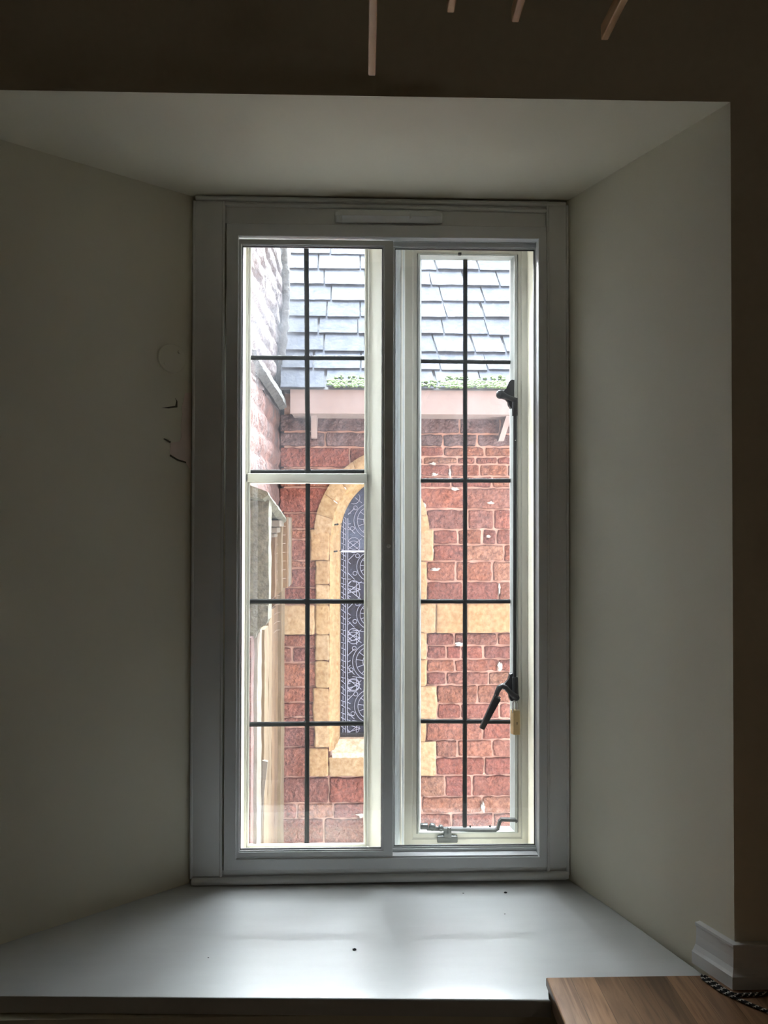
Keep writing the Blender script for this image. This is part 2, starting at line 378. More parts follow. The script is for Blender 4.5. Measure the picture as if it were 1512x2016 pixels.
bm = B(); frame_sweep(bm, tuple(i1[k]+(-.0005, .0005, -.0005, .0005)[k] for k in range(4)), tuple(i1[k]+(.0012, -.0012, .0012, -.0012)[k] for k in range(4)), [(0, Y1+.006), (0, Y1+.012), (1, Y1+.012), (1, Y1+.006)])
obj('gasket', bm, ALUD, s1)
bm = B(); box(bm, i1[0]-.003, i1[1]+.003, Y1+.008, Y1+.011, i1[2]-.003, i1[3]+.003); obj('glass', bm, G1, s1)
bm = B(); c = at(765, 1075, Y1); lathe(bm, (c.x, Y1, c.z), [(.0042, .001), (.0042, -.0015), (.0035, -.004), (.001, -.0045)], 'y', 20); obj('knob', bm, ALU, s1, smooth=40)
Y2 = 1.735
s2 = empty('sliding_sash', (0, 0, 0)); s2.parent = w1
bm = B(); o2 = prect(756, 474, 1063, 1684, Y2); i2 = prect(777, 489, 1053.5, 1667, Y2)
frame_sweep(bm, o2, i2, [(0, Y2+.014), (0, Y2+.001), (.03, Y2), (.80, Y2), (.84, Y2+.003), (.97, Y2+.003), (1, Y2+.004), (1, Y2+.014)])
obj('sash_frame', bm, ALU, s2)
bm = B(); frame_sweep(bm, tuple(i2[k]+(-.0005, .0005, -.0005, .0005)[k] for k in range(4)), tuple(i2[k]+(.0012, -.0012, .0012, -.0012)[k] for k in range(4)), [(0, Y2+.005), (0, Y2+.011), (1, Y2+.011), (1, Y2+.005)])
obj('gasket', bm, ALUD, s2)
bm = B(); box(bm, i2[0]-.003, i2[1]+.003, Y2+.006, Y2+.009, i2[2]-.003, i2[3]+.003); obj('glass', bm, G1, s2)
# track lip + thin strip at the top of the second sash
bm = B(); a = prect(468, 1685, 1060, 1689, YS)
box(bm, a[0], a[1], 1.7125, 1.735, a[2]-.001, a[2]+.002); a = prect(776, 476, 1060, 480, YS)
box(bm, at(776, 1000, 1.72).x, a[1], 1.7315, 1.7345, at(900, 477, 1.73).z, at(900, 466, 1.73).z)
obj('track', bm, ALU, w1)

# trickle vent
v0 = at(765, 436, 1.70)
tvn = empty('trickle_vent', v0, 'slim white plastic trickle vent cover above the window', 'vent')
bm = B(); a = prect(660, 413, 871, 437, 1.705)
pts = [(1.7165, a[3]), (1.706, a[3]), (1.699, a[3]-.006), (1.698, a[2]+.012), (1.711, a[2]), (1.7165, a[2])]
n = len(pts); xs = [a[0], a[0]+.004, a[0]+.016, a[1]-.016, a[1]-.004, a[1]]; sc_ = [.45, .75, 1, 1, .75, .45]
rings = []
zc = (a[2]+a[3])/2
for x, s in zip(xs, sc_): rings.append([bm.verts.new((x, 1.7165+(y-1.7165)*(.4+.6*s), zc+(z-zc)*(.7+.3*s))) for y, z in pts])
for A, C in zip(rings, rings[1:]):
    for k in range(n): bm.faces.new((A[k], A[(k+1) % n], C[(k+1) % n], C[k]))
bm.faces.new(rings[0]); bm.faces.new(rings[-1][::-1])
obj('vent_cover', bm, WHITEP, tvn)
bm = B(); x0_, x1_ = at(674, 430, 1.7).x, at(856, 430, 1.7).x
fl4 = [(1.6975, a[2]+.0115), (1.6965, a[2]+.0105), (1.7085, a[2]-.0005), (1.7105, a[2]+.0005)]
va = [bm.verts.new((x0_, y, z)) for y, z in fl4]; vb = [bm.verts.new((x1_, y, z)) for y, z in fl4]
for k in range(4): bm.faces.new((va[k], va[(k+1) % 4], vb[(k+1) % 4], vb[k]))
bm.faces.new(va); bm.faces.new(vb[::-1]); obj('flap', bm, WHITEP, tvn)
bm = B(); c = at(808, 430, 1.698); box(bm, c.x-.0018, c.x+.0018, 1.6935, 1.70, a[2]+.004, a[2]+.017, .0008); obj('slider', bm, WHITEP, tvn)

# ------------------------------------------------------------------ old window frame: stone/timber surround, mullion
YG = 1.855
w2 = empty('window_2', (at(600, 1000, YG).x, YG, HZ0), 'cream painted fixed leaded light with black lead bars', kind='structure')
gl = prect(489, 470, 721, 1664, YG)
# surround of both lights (cream) built as one fixed frame
bm = B()
mx0, mx1 = at(721, 1000, YG).x, at(797, 1000, 1.80).x
plan(bm, [(mx0, YG), (at(756, 1000, 1.80).x, 1.80), (at(770, 1000, 1.785).x, 1.785), (at(790, 1000, 1.785).x, 1.785), (mx1, 1.80), (mx1, 1.875), (mx0, 1.875)], HZ0, HZ1)
obj('mullion', bm, CREAM, w2)
bm = B()                                                 # ragged peeling face on mullion's right side
nz_ = 70; nx = 5
xa, xb = at(777, 1000, 1.7845).x, at(796, 1000, 1.7845).x
g = [[bm.verts.new((xa+(xb-xa)*i/nx, 1.7845+(.011*max(0, i-2.5)/2.5)-.0028*max(0, noise.noise(Vector((i*.5, 3, j*.55))))-.001, HZ0+.02+(HZ1-HZ0-.03)*j/nz_)) for i in range(nx+1)] for j in range(nz_+1)]
for j in range(nz_):
    for i in range(nx): bm.faces.new((g[j][i], g[j][i+1], g[j+1][i+1], g[j+1][i]))
fs = bmesh.ops.extrude_face_region(bm, geom=bm.faces[:])
for v in [e for e in fs['geom'] if isinstance(e, bmesh.types.BMVert)]: v.co.y += .004
o = obj('flaking_paint', bm, FLAKE, w2); o['label'] = 'pale blue grey paint peeling off the mullion face'
bm = B()
tz = at(600, 941, YG); 
box(bm, HX0-.001, gl[0], 1.835, 1.875, HZ0, HZ1, 0)                        # left jamb strip
box(bm, gl[0]-.001, mx0+.001, 1.835, YG+.003, HZ0, gl[2], .002)              # bottom
p = at(600, 932, 1.835); q = at(600, 950, 1.835)
box(bm, HX0, mx0+.002, 1.835, 1.90, q.z, p.z, .002)                      # transom bar
obj('frame', bm, CREAM, w2, smooth=35)
bm = B()   # rough putty beads
for pts in ([(gl[0]+.003, 1.845, gl[2]+.004), (mx0-.002, 1.845, gl[2]+.004)],):
    P_ = [Vector(pts[0]).lerp(Vector(pts[1]), i/30)+Vector((0, 0, .0015*noise.noise(Vector((i*.7, 0, 0))))) for i in range(31)]
    tube(bm, P_, .005, 8)
for x in (gl[0]+.0015, mx0-.001):
    P_ = [Vector((x+.001*noise.noise(Vector((0, 1, i*.5))), 1.846, gl[2]+(HZ1-gl[2])*i/60)) for i in range(61)]
    tube(bm, P_, .004, 8)
obj('putty', bm, CREAM, w2, smooth=50)
cc = at(530, 640, YG); cc = cc-w2.location
G2 = glassmat('old_leaded_glass', .003, centre=tuple(cc), rad=.19)
bm = B(); box(bm, gl[0], mx0, YG, YG+.004, gl[2], HZ1); obj('glass', bm, G2, w2)
def came(parent, pts, wd, Y=YG):
    bm = B(); (x0, y0), (x1, y1) = pts
    a, b_ = at(x0, y0, Y-.004), at(x1, y1, Y-.004); P_ = [a.lerp(b_, i/12) for i in range(13)]
    for i, p_ in enumerate(P_[1:-1]): p_ += Vector((.0006*noise.noise(Vector((i*1.3, x0, y0))), 0, .0006*noise.noise(Vector((x1, i*1.1, y0)))))
    tube(bm, P_, wd, 8, flat=.7); return obj('lead_bar', bm, LEAD, parent, smooth=60)
came(w2, ((603, 472), (606, 928)), .0058); came(w2, ((606, 952), (604, 1662)), .0056)
came(w2, ((490, 704), (720, 705)), .0056); came(w2, ((491, 929), (720, 928)), .0050)
came(w2, ((490, 1184), (720, 1184)), .0058); came(w2, ((489, 1426), (720, 1424)), .0058)
# solder joints
bm = B()
for px, py in ((604, 704), (606, 928), (604, 1184), (604, 1425)):
    c = at(px, py, YG-.006); lathe(bm, (c.x, YG-.006, c.z), [(.0085, .006), (.008, -.001), (.005, -.0025), (.001, -.003)], 'y', 14)
obj('solder_joint', bm, LEAD, w2, smooth=50)

# right: casement
w3 = empty('window_3', (at(915, 1000, YG).x, YG, HZ0), 'cream painted iron casement with black lead bars and black fastener', kind='structure')
YC = 1.838
bm = B(); fr_o = (mx1-.001, HX1+.001, HZ0, HZ1); fr_i = prect(821, 500, 1020, 1641, YC)
frame_sweep(bm, fr_o, fr_i, [(0, 1.875), (0, YC-.004), (.62, YC-.004), (.72, YC), (1, YC), (1, 1.875)])
obj('frame', bm, CREAM, w3)
bm = B(); co = prect(822, 501, 1018.5, 1640, YC); ci = prect(829, 512, 1004, 1628, YG)
frame_sweep(bm, co, ci, [(.02, 1.875), (.02, YC-.001), (.06, YC-.004), (.50, YC-.004), (.56, YC+.003), (1, YG-.003), (1, YG+.002), (.3, YG+.005)])
obj('casement', bm, CASE, w3)
bm = B(); frame_sweep(bm, co, tuple(co[k]+(.0018, -.0018, .0018, -.0018)[k] for k in range(4)), [(0, YC+.004), (0, YC-.0006), (1, YC-.0006), (1, YC+.004)])
obj('gap', bm, mat('dark_gap', (.12, .11, .09), .8), w3)  # dark strip along the joint around the casement
G3 = glassmat('casement_glass', .003)
bm = B(); box(bm, ci[0]-.002, ci[1]+.002, YG, YG+.004, ci[2]-.002, ci[3]+.002); obj('glass', bm, G3, w3)
came(w3, ((916, 512), (915, 1628)), .0054)
for y0, y1 in ((711, 713), (946, 946), (1184, 1184), (1420, 1421)): came(w3, ((829, y0), (1004, y1)), .0052)
bm = B(); c = at(905, 500, 1.83); box(bm, c.x-.004, c.x+.004, 1.826, 1.835, c.z-.003, c.z+.003, .001); obj('latch_stub', bm, IRON, w3)

# black espagnolette fastener
e0 = at(1012, 1445, 1.82)
es = empty('espagnolette_bolt', at(1013, 1075, 1.825), 'black iron espagnolette bolt with lever handle on the right casement', 'window bolt')
def fl_(pts, Y, r, **k):
    bm = k.pop('bm', None) or B(); tube(bm, [at(x, y, Y) for x, y in pts], r, 12, **k); return bm
bm = B(); ppoly(bm, [(1004, 749), (1008, 747), (1013, 748), (1013, 803), (1006, 803), (1002, 797), (1001, 790), (996, 785), (989, 783), (984, 776), (990, 770), (997, 766), (1000, 760), (1001, 753)], 1.818, 1.834, .0015); obj('top_bracket', bm, IRON, es, smooth=40)
bm = B(); c = at(986, 776, 1.805); lathe(bm, (c.x, 1.805, c.z), [(.0095, .012), (.0105, .003), (.0095, -.002), (.006, -.004), (.001, -.0045)], 'y', 28)
tube(bm, [at(986, 776, 1.806), at(1000, 782, 1.806), at(1015, 788, 1.808)], [.008, .0055, .0065], 12); obj('top_crank', bm, IRON, es, smooth=50)
bm = B(); tube(bm, [at(1013.5, 784, 1.810), at(1013.5, 818, 1.810), at(1013.5, 819, 1.810)], [.0068, .0066, .005], 20); obj('top_guide', bm, IRON, es, smooth=50)
bm = B(); a, b_ = at(1014, 817, 1.812), at(1013.5, 1334, 1.812); tube(bm, [a, b_], .0045, 16); obj('rod', bm, IRON, es, smooth=50)
bm = B(); a = at(1014.5, 867, 1.806); lathe(bm, (a.x, 1.808, a.z), [(.0014, .001), (.0014, -.001), (.0005, -.0014)], 'y', 10); obj('rivet', bm, STEEL, es)
bm = B(); ppoly(bm, [(1004, 1328), (1008, 1326), (1013, 1327), (1014, 1380), (1006, 1381), (1003, 1374), (1003, 1368), (998, 1360), (988, 1350), (996, 1346), (1001, 1340), (1003, 1334)], 1.818, 1.834, .0015); obj('bottom_bracket', bm, IRON, es, smooth=40)
bm = B(); tube(bm, [at(1014, 1333, 1.810), at(1014, 1335, 1.810), at(1015, 1372, 1.810)], [.006, .0070, .0078], 20); obj('bottom_guide', bm, IRON, es, smooth=50)
bm = B(); P_ = [(1018, 1373), (1012, 1370), (1003, 1362), (996, 1354), (989, 1351), (983, 1354), (979, 1362), (976, 1372)]
tube(bm, [at(x, y, 1.802) for x, y in P_], [.0065, .0072, .006, .0062, .007, .007, .006, .0055], 14)
lathe(bm, tuple(at(1016, 1373, 1.802)), [(.0075, .014), (.0078, -.003), (.005, -.005), (.001, -.0052)], 'y', 20); obj('lever', bm, IRON, es, smooth=55)
bm = B(); ppoly(bm, [(973.5, 1371), (986.5, 1378), (953.5, 1438), (945, 1434)], 1.794, 1.806, .002); obj('grip', bm, IRON, es, smooth=40)
bm = B(); tube(bm, [at(974, 1368, 1.799), at(985, 1374, 1.799)], .0022, 8); o = obj('collar', bm, STEEL, es, smooth=40); o['label'] = 'bright worn collar between lever and grip'
# padlock
pk = empty('padlock', at(1016, 1446, 1.808), 'small brass padlock hanging under the black window bolt', 'padlock')
bm = B(); P_ = [at(1010, 1404, 1.812), at(1010, 1384, 1.812), at(1013, 1378, 1.812), at(1017, 1384, 1.812), at(1017, 1404, 1.812)]
tube(bm, P_, .0024, 12); obj('shackle', bm, STEEL, pk, smooth=60)
bm = B(); a = at(1007.5, 1400, 1.806); b_ = at(1024.5, 1447, 1.806)
plan(bm, [(a.x, 1.818), (a.x+.0045, 1.806), (b_.x-.001, 1.806), (b_.x, 1.808), (b_.x, 1.824), (a.x, 1.824)], b_.z, a.z, 0)
bmesh.ops.bevel(bm, geom=bm.edges[:], offset=.0008, segments=2, affect='EDGES'); obj('body', bm, BRASS, pk, smooth=40)
bm = B(); c = at(1018, 1424, 1.8055); lathe(bm, (c.x, 1.806, c.z+.001), [(.0013, .001), (.0013, -.0006)], 'y', 10); box(bm, c.x-.0006, c.x+.0006, 1.8054, 1.807, c.z-.004, c.z+.001); obj('keyhole', bm, DARK, pk)

# casement stay
st = empty('casement_stay', at(880, 1655, 1.82), 'dull bronze casement stay lying along the bottom of the right casement', 'window stay')
bm = B(); Y = 1.818
P_ = [(840, 1631), (900, 1633), (940, 1634), (975, 1634), (980, 1631), (983.5, 1617), (987, 1613), (1014, 1614), (1017, 1617)]
def bar(bm, P_, Y, h, d):
    pts = [at(x, y, Y) for x, y in P_]
    rg = []
    for i, p in enumerate(pts):
        t = (pts[min(i+1, len(pts)-1)]-pts[max(0, i-1)]).normalized(); nn = Vector((-t.z, 0, t.x))
        rg.append([bm.verts.new(p+nn*h+Vector((0, -d, 0))), bm.verts.new(p+nn*h+Vector((0, d, 0))), bm.verts.new(p-nn*h+Vector((0, d, 0))), bm.verts.new(p-nn*h+Vector((0, -d, 0)))])
    for A, C in zip(rg, rg[1:]):
        for k in range(4): bm.faces.new((A[k], A[(k+1) % 4], C[(k+1) % 4], C[k]))
    bm.faces.new(rg[0]); bm.faces.new(rg[-1][::-1])
bar(bm, P_, Y, .0032, .0055); obj('arm', bm, BRONZE, st)
bm = B(); pbox(bm, 828, 1624, 843, 1634, 1.812, 1.826, .0015)
lathe(bm, tuple(at(851, 1628.5, 1.812)), [(.006, .012), (.0085, .006), (.0085, -.002), (.006, -.006), (.002, -.007)], 'y', 20)
lathe(bm, tuple(at(868, 1631, 1.812)), [(.005, .012), (.0068, .004), (.0068, -.002), (.004, -.005), (.001, -.0055)], 'y', 20)
tube(bm, [at(857, 1630, 1.814), at(864, 1630, 1.814)], .003, 10); obj('hinge', bm, BRONZE, st, smooth=50)
bm = B(); tube(bm, [at(884, 1640, 1.815), at(884, 1629, 1.815), at(884, 1628, 1.815)], [.005, .0045, .002], 14)
obj('peg', bm, BRONZE, st, smooth=50)
bm = B(); pbox(bm, 861, 1646.5, 901, 1660, 1.826, 1.834, .002); pbox(bm, 874, 1636, 889, 1650, 1.815, 1.832, .001); obj('bracket', bm, BRONZE, st, smooth=40)
bm = B()
for px in (926, 965):
    c = at(px, 1627.5, 1.832); lathe(bm, (c.x, 1.834, c.z), [(.0025, .001), (.0025, -.001)], 'y', 12)
obj('stay_hole', bm, DARK, w3)

# ------------------------------------------------------------------ oak worktop and cord
bm = B()
plan(bm, [(xw.x, YB), (XR1-.026, YB), (XR1-.004, YF-.0005), (2.19, YF-.0005), (2.19, .45), (xw.x, .45)], WT-.032, WT, .004)
wk = tag(obj('worktop', bm, OAK, smooth=30), 'oiled oak block worktop meeting the white sill at lower right', 'worktop'); rebase(wk, (xw.x, .45, WT-.032))
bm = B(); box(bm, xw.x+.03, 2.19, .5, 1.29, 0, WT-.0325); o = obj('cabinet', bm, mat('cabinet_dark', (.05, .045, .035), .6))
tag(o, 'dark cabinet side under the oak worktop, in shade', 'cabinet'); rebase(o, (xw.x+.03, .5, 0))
BLK = mat('cord_black', (.01, .01, .01), .8); WHT = mat('cord_white', (.72, .70, .64), .8)
zc = WT+.0030
A_ = [onz(x, y, zc) for x, y in ((1560, 2018), (1512, 1992), (1491, 1983), (1467, 1973), (1440, 1961), (1420, 1951), (1400, 1938), (1384, 1926))]
B_ = [onz(x, y, zc) for x, y in ((1392, 1925), (1408, 1936), (1424, 1947), (1440, 1955.5), (1452, 1959), (1475, 1958), (1512, 1956), (1570, 1955))]
ctrl = A_+[onz(1383, 1921.5, zc+.001)]+B_
def smoothpath(c_, n):
    out = []
    for i in range(len(c_)-1):
        p0, p1, p2, p3 = c_[max(i-1, 0)], c_[i], c_[i+1], c_[min(i+2, len(c_)-1)]
        for k in range(n):
            t = k/n; out.append(.5*((2*p1)+(p2-p0)*t+(2*p0-5*p1+4*p2-p3)*t*t+(3*p1-p0-3*p2+p3)*t**3))
    return out+[c_[-1]]
raw = smoothpath(ctrl, 30); path = [raw[0]]
for p in raw:
    if (p-path[-1]).length > .0016: path.append(p)
bm = B(); tube(bm, path, .0028, 12, mats=lambda i, k: 1 if ((k+i) % 6 in (0, 1) and (k//2+i//2) % 3 == 0) else 0)
cord = obj('braided_cord', bm, [BLK, WHT], smooth=60); tag(cord, 'black and white braided cord lying doubled on the oak worktop', 'cord')
rebase(cord, path[len(path)//2])

# ------------------------------------------------------------------ ceiling airer with wooden laths
ax = empty('ceiling_airer', (.09, .85, CEIL), 'hanging wooden laths of a ceiling clothes airer, ends pointing at the window', 'clothes airer')
DL = 1.1; ends = []
for (px, py, wdt) in ((732, 150, 13), (887, 26, 15), (1014, 45, 16), (1190, 80, 17)):
    c = at(px, py, DL); ends.append(c)
for i, c in enumerate(ends):
    bm = B(); hw = .0056; hh = .023
    box(bm, c.x-hw, c.x+hw, -1.0, DL, c.z, c.z+hh, .0022, 3)
    obj('lath', bm, LATHM, ax, smooth=40)
bm = B()
for yy in (.62, -.75):
    bm = B()
    zt = max(e.z for e in ends)+.06; cx = sum(e.x for e in ends)/len(ends)
    for c in ends:
        tube(bm, [(c.x, yy, c.z-.006), (c.x, yy, c.z+.03), ((c.x+cx)/2, yy, zt-.01), (cx, yy, zt+.03)], .006, 8)
    tube(bm, [(cx, yy, zt+.02), (cx, yy, CEIL)], .004, 8)
    obj('bracket_and_rope', bm, IRON, ax, smooth=50)

# ------------------------------------------------------------------ outside: facing church wall
YWALL = 4.50
WX = at(554, 1000, 4.49).x; CX0 = WX+.012
def wx(px): return at(px, 1000, YWALL).x
def wz(py): return at(732, py, YWALL).z
def tinted(bm):
    return bm.loops.layers.float_color.get('tint') or bm.loops.layers.float_color.new('tint')
def stone(bm, x0, x1, z0, z1, y, tint, amp=.012, cell=.016, pillow=.008, depth=.034, gap=.0025, seed=0):
    lay = tinted(bm)
    x0 += gap; x1 -= gap; z0 += gap; z1 -= gap
    if x1-x0 < .01 or z1-z0 < .01: return
    def cuts(L):
        n = max(3, int((L-.016)/cell)); e = min(.005, L*.12)
        return [0, e, e*2.4]+[e*2.4+(L-e*4.8)*i/n for i in range(1, n)]+[L-e*2.4, L-e, L]
    U, V = cuts(x1-x0), cuts(z1-z0); nx, nz = len(U)-1, len(V)-1; g = []
    for j, v in enumerate(V):
        row = []
        for i, u in enumerate(U):
            x, z = x0+u, z0+v; cu, cv = min(u, x1-x0-u), min(v, z1-z0-v); edge = min(cu, cv)
            wob = .007*noise.noise(Vector((x*22+seed, z*22, 4))) if edge < .015 else 0
            rr = .011; dx = dz = 0
            if cu < rr and cv < rr:                     # rounded corners
                q = math.hypot(rr-cu, rr-cv)
                m_ = max(rr-cu, rr-cv)
                if q > 0: k_ = m_/q; dx = (rr-cu)*(1-k_)*(1 if u < (x1-x0)/2 else -1); dz = (rr-cv)*(1-k_)*(1 if v < (z1-z0)/2 else -1)
            f = min(1, edge/.012); yy = y+pillow*(1-f)**2+amp*noise.fractal(Vector((x*16+seed, z*24, seed)), 1, 2, 4)
            if edge < .001: yy = y+depth
            row.append(bm.verts.new((x+dx+wob, yy, z+dz+wob)))
        g.append(row)
    for j in range(nz):
        for i in range(nx):
            f = bm.faces.new((g[j][i], g[j][i+1], g[j+1][i+1], g[j+1][i])); f.smooth = True
            for l in f.loops: l[lay] = (*tint, 1)
def redt(dark=0):
    k = random.uniform(.84, 1.14); h = random.uniform(-.02, .03)
    base = random.choice([(0.216, 0.076, 0.050), (0.198, 0.071, 0.047), (0.224, 0.086, 0.052), (0.190, 0.068, 0.049), (0.233, 0.099, 0.057)])
    return (base[0]*k, (base[1]+h*.5)*k, (base[2]+h*.4)*k)
def yelt():
    k = random.uniform(.92, 1.08); b_ = random.choice([(0.261, 0.186, 0.096), (0.256, 0.176, 0.092), (0.268, 0.198, 0.115)])
    return tuple(c_*k for c_ in b_)
church = empty('church', (wx(732), YWALL, -1.5), 'red sandstone church with slate roof and lancet window, seen outside through the glass', 'church')
CX, HWp, SP = 732, 62.5, 1054
def arch_x(off, py):   # half width in px at row py for arch offset off (equilateral)
    if py >= SP: return HWp+off
    h = SP-py; rr = 2*HWp+off
    return -1 if h >= rr else math.sqrt(rr*rr-h*h)-HWp
bm = B()
Lc = [815, 850, 880, 921, 959.6, 1010, 1042, 1062, 1103.5, 1119, 1157, 1190, -1248.6, 1274, 1305, 1353, 1383, 1412, 1432, 1471, 1530, 1582, 1612, 1662]
Lj = {880: [688], 1274: [576], 1530: [649], 1582: [586], 1612: [639], 815: [604], 850: [640]}
Rc = [815, 853, 878, 898, 913, 937, 959.6, 1002, 1042, 1072, 1105, 1145, 1188, -1246, 1272, 1299, 1324, 1350, 1387, 1417, 1459, 1493, 1529, 1571, 1604, 1640, 1675]
Rj = {815: [905, 985], 853: [872, 940], 878: [873, 915, 955], 898: [901, 937, 980], 913: [886, 945, 1000], 937: [888, 969], 959.6: [915, 1010], 1002: [840, 921, 973], 1042: [853, 902, 950, 978],
      1072: [853, 915, 993], 1105: [840, 898, 970], 1145: [840, 912, 982], 1246: [840, 895, 980], 1272: [840, 879, 908, 952], 1299: [840, 896, 982], 1324: [840, 879, 963],
      1350: [859, 940, 1010], 1387: [861, 908, 984], 1417: [839, 950, 1008], 1459: [858, 901, 970], 1493: [858, 954], 1529: [876, 930], 1571: [830, 950], 1604: [800, 890, 972], 1640: [850, 925]}
lowZ = -1.5
def greyt():      # darker, greyer tint for the courses under the eaves
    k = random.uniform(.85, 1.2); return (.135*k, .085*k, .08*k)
def course(y0, y1, xa, xb, joints, seed):
    xs = [xa]+[j for j in joints if xa+4 < j < xb-4]+[xb]
    k = 0
    while xs[k+1]-xs[k] > 0 and k < len(xs)-2: k += 1
    for p, q in zip(xs, xs[1:]):
        n = max(1, round((q-p)/95)) if (q-p) > 130 else 1
        cuts = [p]+[p+(q-p)*(i+random.uniform(-.18, .18))/n for i in range(1, n)]+[q]
        for s, t in zip(cuts, cuts[1:]):
            stone(bm, wx(s), wx(t), wz(y1), wz(y0), YWALL+random.uniform(-.005, .005), greyt() if y0 < 860 else redt(), seed=seed+s)
for lst, jj, side in ((Lc, Lj, 'L'), (Rc, Rj, 'R')):
    prev = None
    for i in range(len(lst)-1):
        y0, y1 = abs(lst[i]), abs(lst[i+1])
        if lst[i+1] < 0: continue
        below, above = y0 >= 1500, y1 <= 900
        if below or above: 
            xa, xb = (549, 732) if side == 'L' else (732, 1500)
        else:
            hw = max(8, arch_x(18, y1)); xa, xb = (549, CX-hw) if side == 'L' else (CX+hw, 1500)
            if side == 'L' and y1 > 1042 : xb = min(xb, 655)
            if side == 'R' and y1 > 1042 : xa = max(xa, 812)
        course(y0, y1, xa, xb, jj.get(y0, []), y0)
z = wz(1670); s = 0
while z > lowZ+.05:
    h = random.uniform(.10, .17); x = CX0
    while x < 2.3:
        l = random.uniform(.18, .42); stone(bm, x, x+l, z-h, z, YWALL, redt(), cell=.05, seed=z); x += l
    z -= h
for (a, b_, y0, y1) in ((1500, 1510, 0, 0),): pass
obj('stone_wall', bm, REDS, church)
# mortar backing with the lancet left open
bm = B(); MB0, MB1 = YWALL+.019, YWALL+.40
zt_ = wz(815)+.12
box(bm, CX0, wx(CX-80), MB0, MB1, lowZ, zt_); box(bm, wx(CX+80), 2.3, MB0, MB1, lowZ, zt_)
box(bm, wx(CX-80), wx(CX-42), MB0, MB1, wz(950), zt_); box(bm, wx(CX+42), wx(CX+80), MB0, MB1, wz(950), zt_)
box(bm, wx(CX-42), wx(CX+42), MB0, MB1, wz(922), zt_); box(bm, wx(CX-80), wx(CX+80), MB0, MB1, lowZ, wz(1488))
obj('mortar', bm, MORT, church)
# mortar smears
SMEAR = mat('white_mortar', (0.268, 0.235, 0.207), .9)
for px, py, a_, b_ in ((853, 913, 6, 3), (855, 934, 5, 3), (886, 932, 2.5, 8), (896, 963, 7, 3), (967, 990, 5, 2.5), (962, 1056, 4, 3), (858, 1121, 8, 3.5), (851, 1085, 3.5, 9), (983, 1160, 2.5, 9), (905, 1268, 9, 3), (984, 1312, 3.5, 9), (712, 1604, 7, 4), (951, 1589, 4, 8), (835, 1000, 3, 10)):
    bm = B(); c = at(px, py, YWALL-.010); n = 16
    vs = [bm.verts.new((c.x+.003*a_*math.cos(2*math.pi*k/n)*(1+1.1*noise.noise(Vector((k*1.7, px*.37, py*.53)))), c.y-.004, c.z+.003*b_*math.sin(2*math.pi*k/n)*(1+1.1*noise.noise(Vector((k*1.7, py*.41, px*.29)))))) for k in range(n)]
    f = bm.faces.new(vs); e = bmesh.ops.extrude_face_region(bm, geom=[f])
    for v in e['geom']:
        if isinstance(v, bmesh.types.BMVert): v.co.y += .02
    obj('mortar_smear', bm, SMEAR, church)
# yellow dressings
bm = B()
def ys(a, y0, c, y1, Y=YWALL-.019): stone(bm, wx(a), wx(c), wz(y1), wz(y0), Y, yelt(), amp=.004, pillow=.002, cell=.03, gap=.0006, depth=.009, seed=a+y0)
ys(549, 1190, 621, 1248.6); ys(621, 1190, 650, 1248.6)
for a, y0, y1 in ((611, 1042, 1103), (621, 1103, 1150), (621, 1150, 1190), (621, 1248.6, 1300), (621, 1300, 1353), (617, 1353, 1420), (620, 1420, 1471)): ys(a, y0, 650, y1)
for c, y0, y1 in ((853, 1042, 1104), (840, 1104, 1188), (858, 1188, 1246), (840, 1246, 1298), (840, 1298, 1350), (860, 1350, 1415), (839, 1415, 1460), (858, 1460, 1527)): ys(814, y0, c, y1)
ys(858, 1188, 918, 1246); ys(918, 1188, 1010, 1246); ys(1010, 1188, 1100, 1246); ys(1100, 1188, 1250, 1246); ys(1250, 1188, 1500, 1246)
ys(609, 1471, 648, 1527); ys(648, 1488, 814, 1527)
# voussoirs round the arch
lay = tinted(bm)
def ap(off, s, side):   # s 0..1 spring -> apex ; px coords
    rr = 2*HWp+off; amax = math.acos(HWp/rr); a = amax*s
    return CX+side*(rr*math.cos(a)-HWp), SP-rr*math.sin(a)
for side in (-1, 1):
    nv = 5
    for v in range(nv):
        tn = yelt(); M = 8; K = 6; g = []
        for i in range(M+1):
            s = (v+.008+.984*i/M)/nv; row = []
            for k in range(K+1):
                off = 17+(51-17)*k/K; px, py = ap(off, s, side)
                e = (i in (0, M)) or (k in (0, K))
                row.append(bm.verts.new((wx(px), YWALL-.020+.004*noise.noise(Vector((px*.1, py*.1, 2)))+(.005 if e and k != 0 else 0), wz(py))))
            g.append(row)
        for i in range(M):
            for k in range(K):
                f = bm.faces.new((g[i][k], g[i+1][k], g[i+1][k+1], g[i][k+1])); f.smooth = True
                for l in f.loops: l[lay] = (*tn, 1)
obj('dressed_stone', bm, YELS, church)
# chamfered reveal (one continuous moulded surround)
bm = B(); lay = tinted(bm)
loop = [(-1, None, 1475)]+[(-1, None, y) for y in (1400, 1300, 1200, 1100)]
path2 = []
for y in (1477, 1400, 1300, 1200, 1100): path2.append((-1, y, None))
for i in range(0, 17): path2.append((-1, None, i/16))
for i in range(15, -1, -1): path2.append((1, None, i/16))
for y in (1100, 1200, 1300, 1400, 1477): path2.append((1, y, None))
pr = [(20, YWALL-.017), (17, YWALL-.012), (14, YWALL+.004), (9, YWALL+.03), (8, YWALL+.05), (4, YWALL+.055), (0, YWALL+.10), (0, YWALL+.16)]
rings = []
for side, yy, s in path2:
    row = []
    for off, Y in pr:
        if s is None: px, py = CX+side*(HWp+off), yy
        else: px, py = ap(off, s, side)
        row.append(bm.verts.new((wx(px), Y+.003*noise.noise(Vector((px*.15, py*.08, 9))), wz(py))))
    rings.append(row)
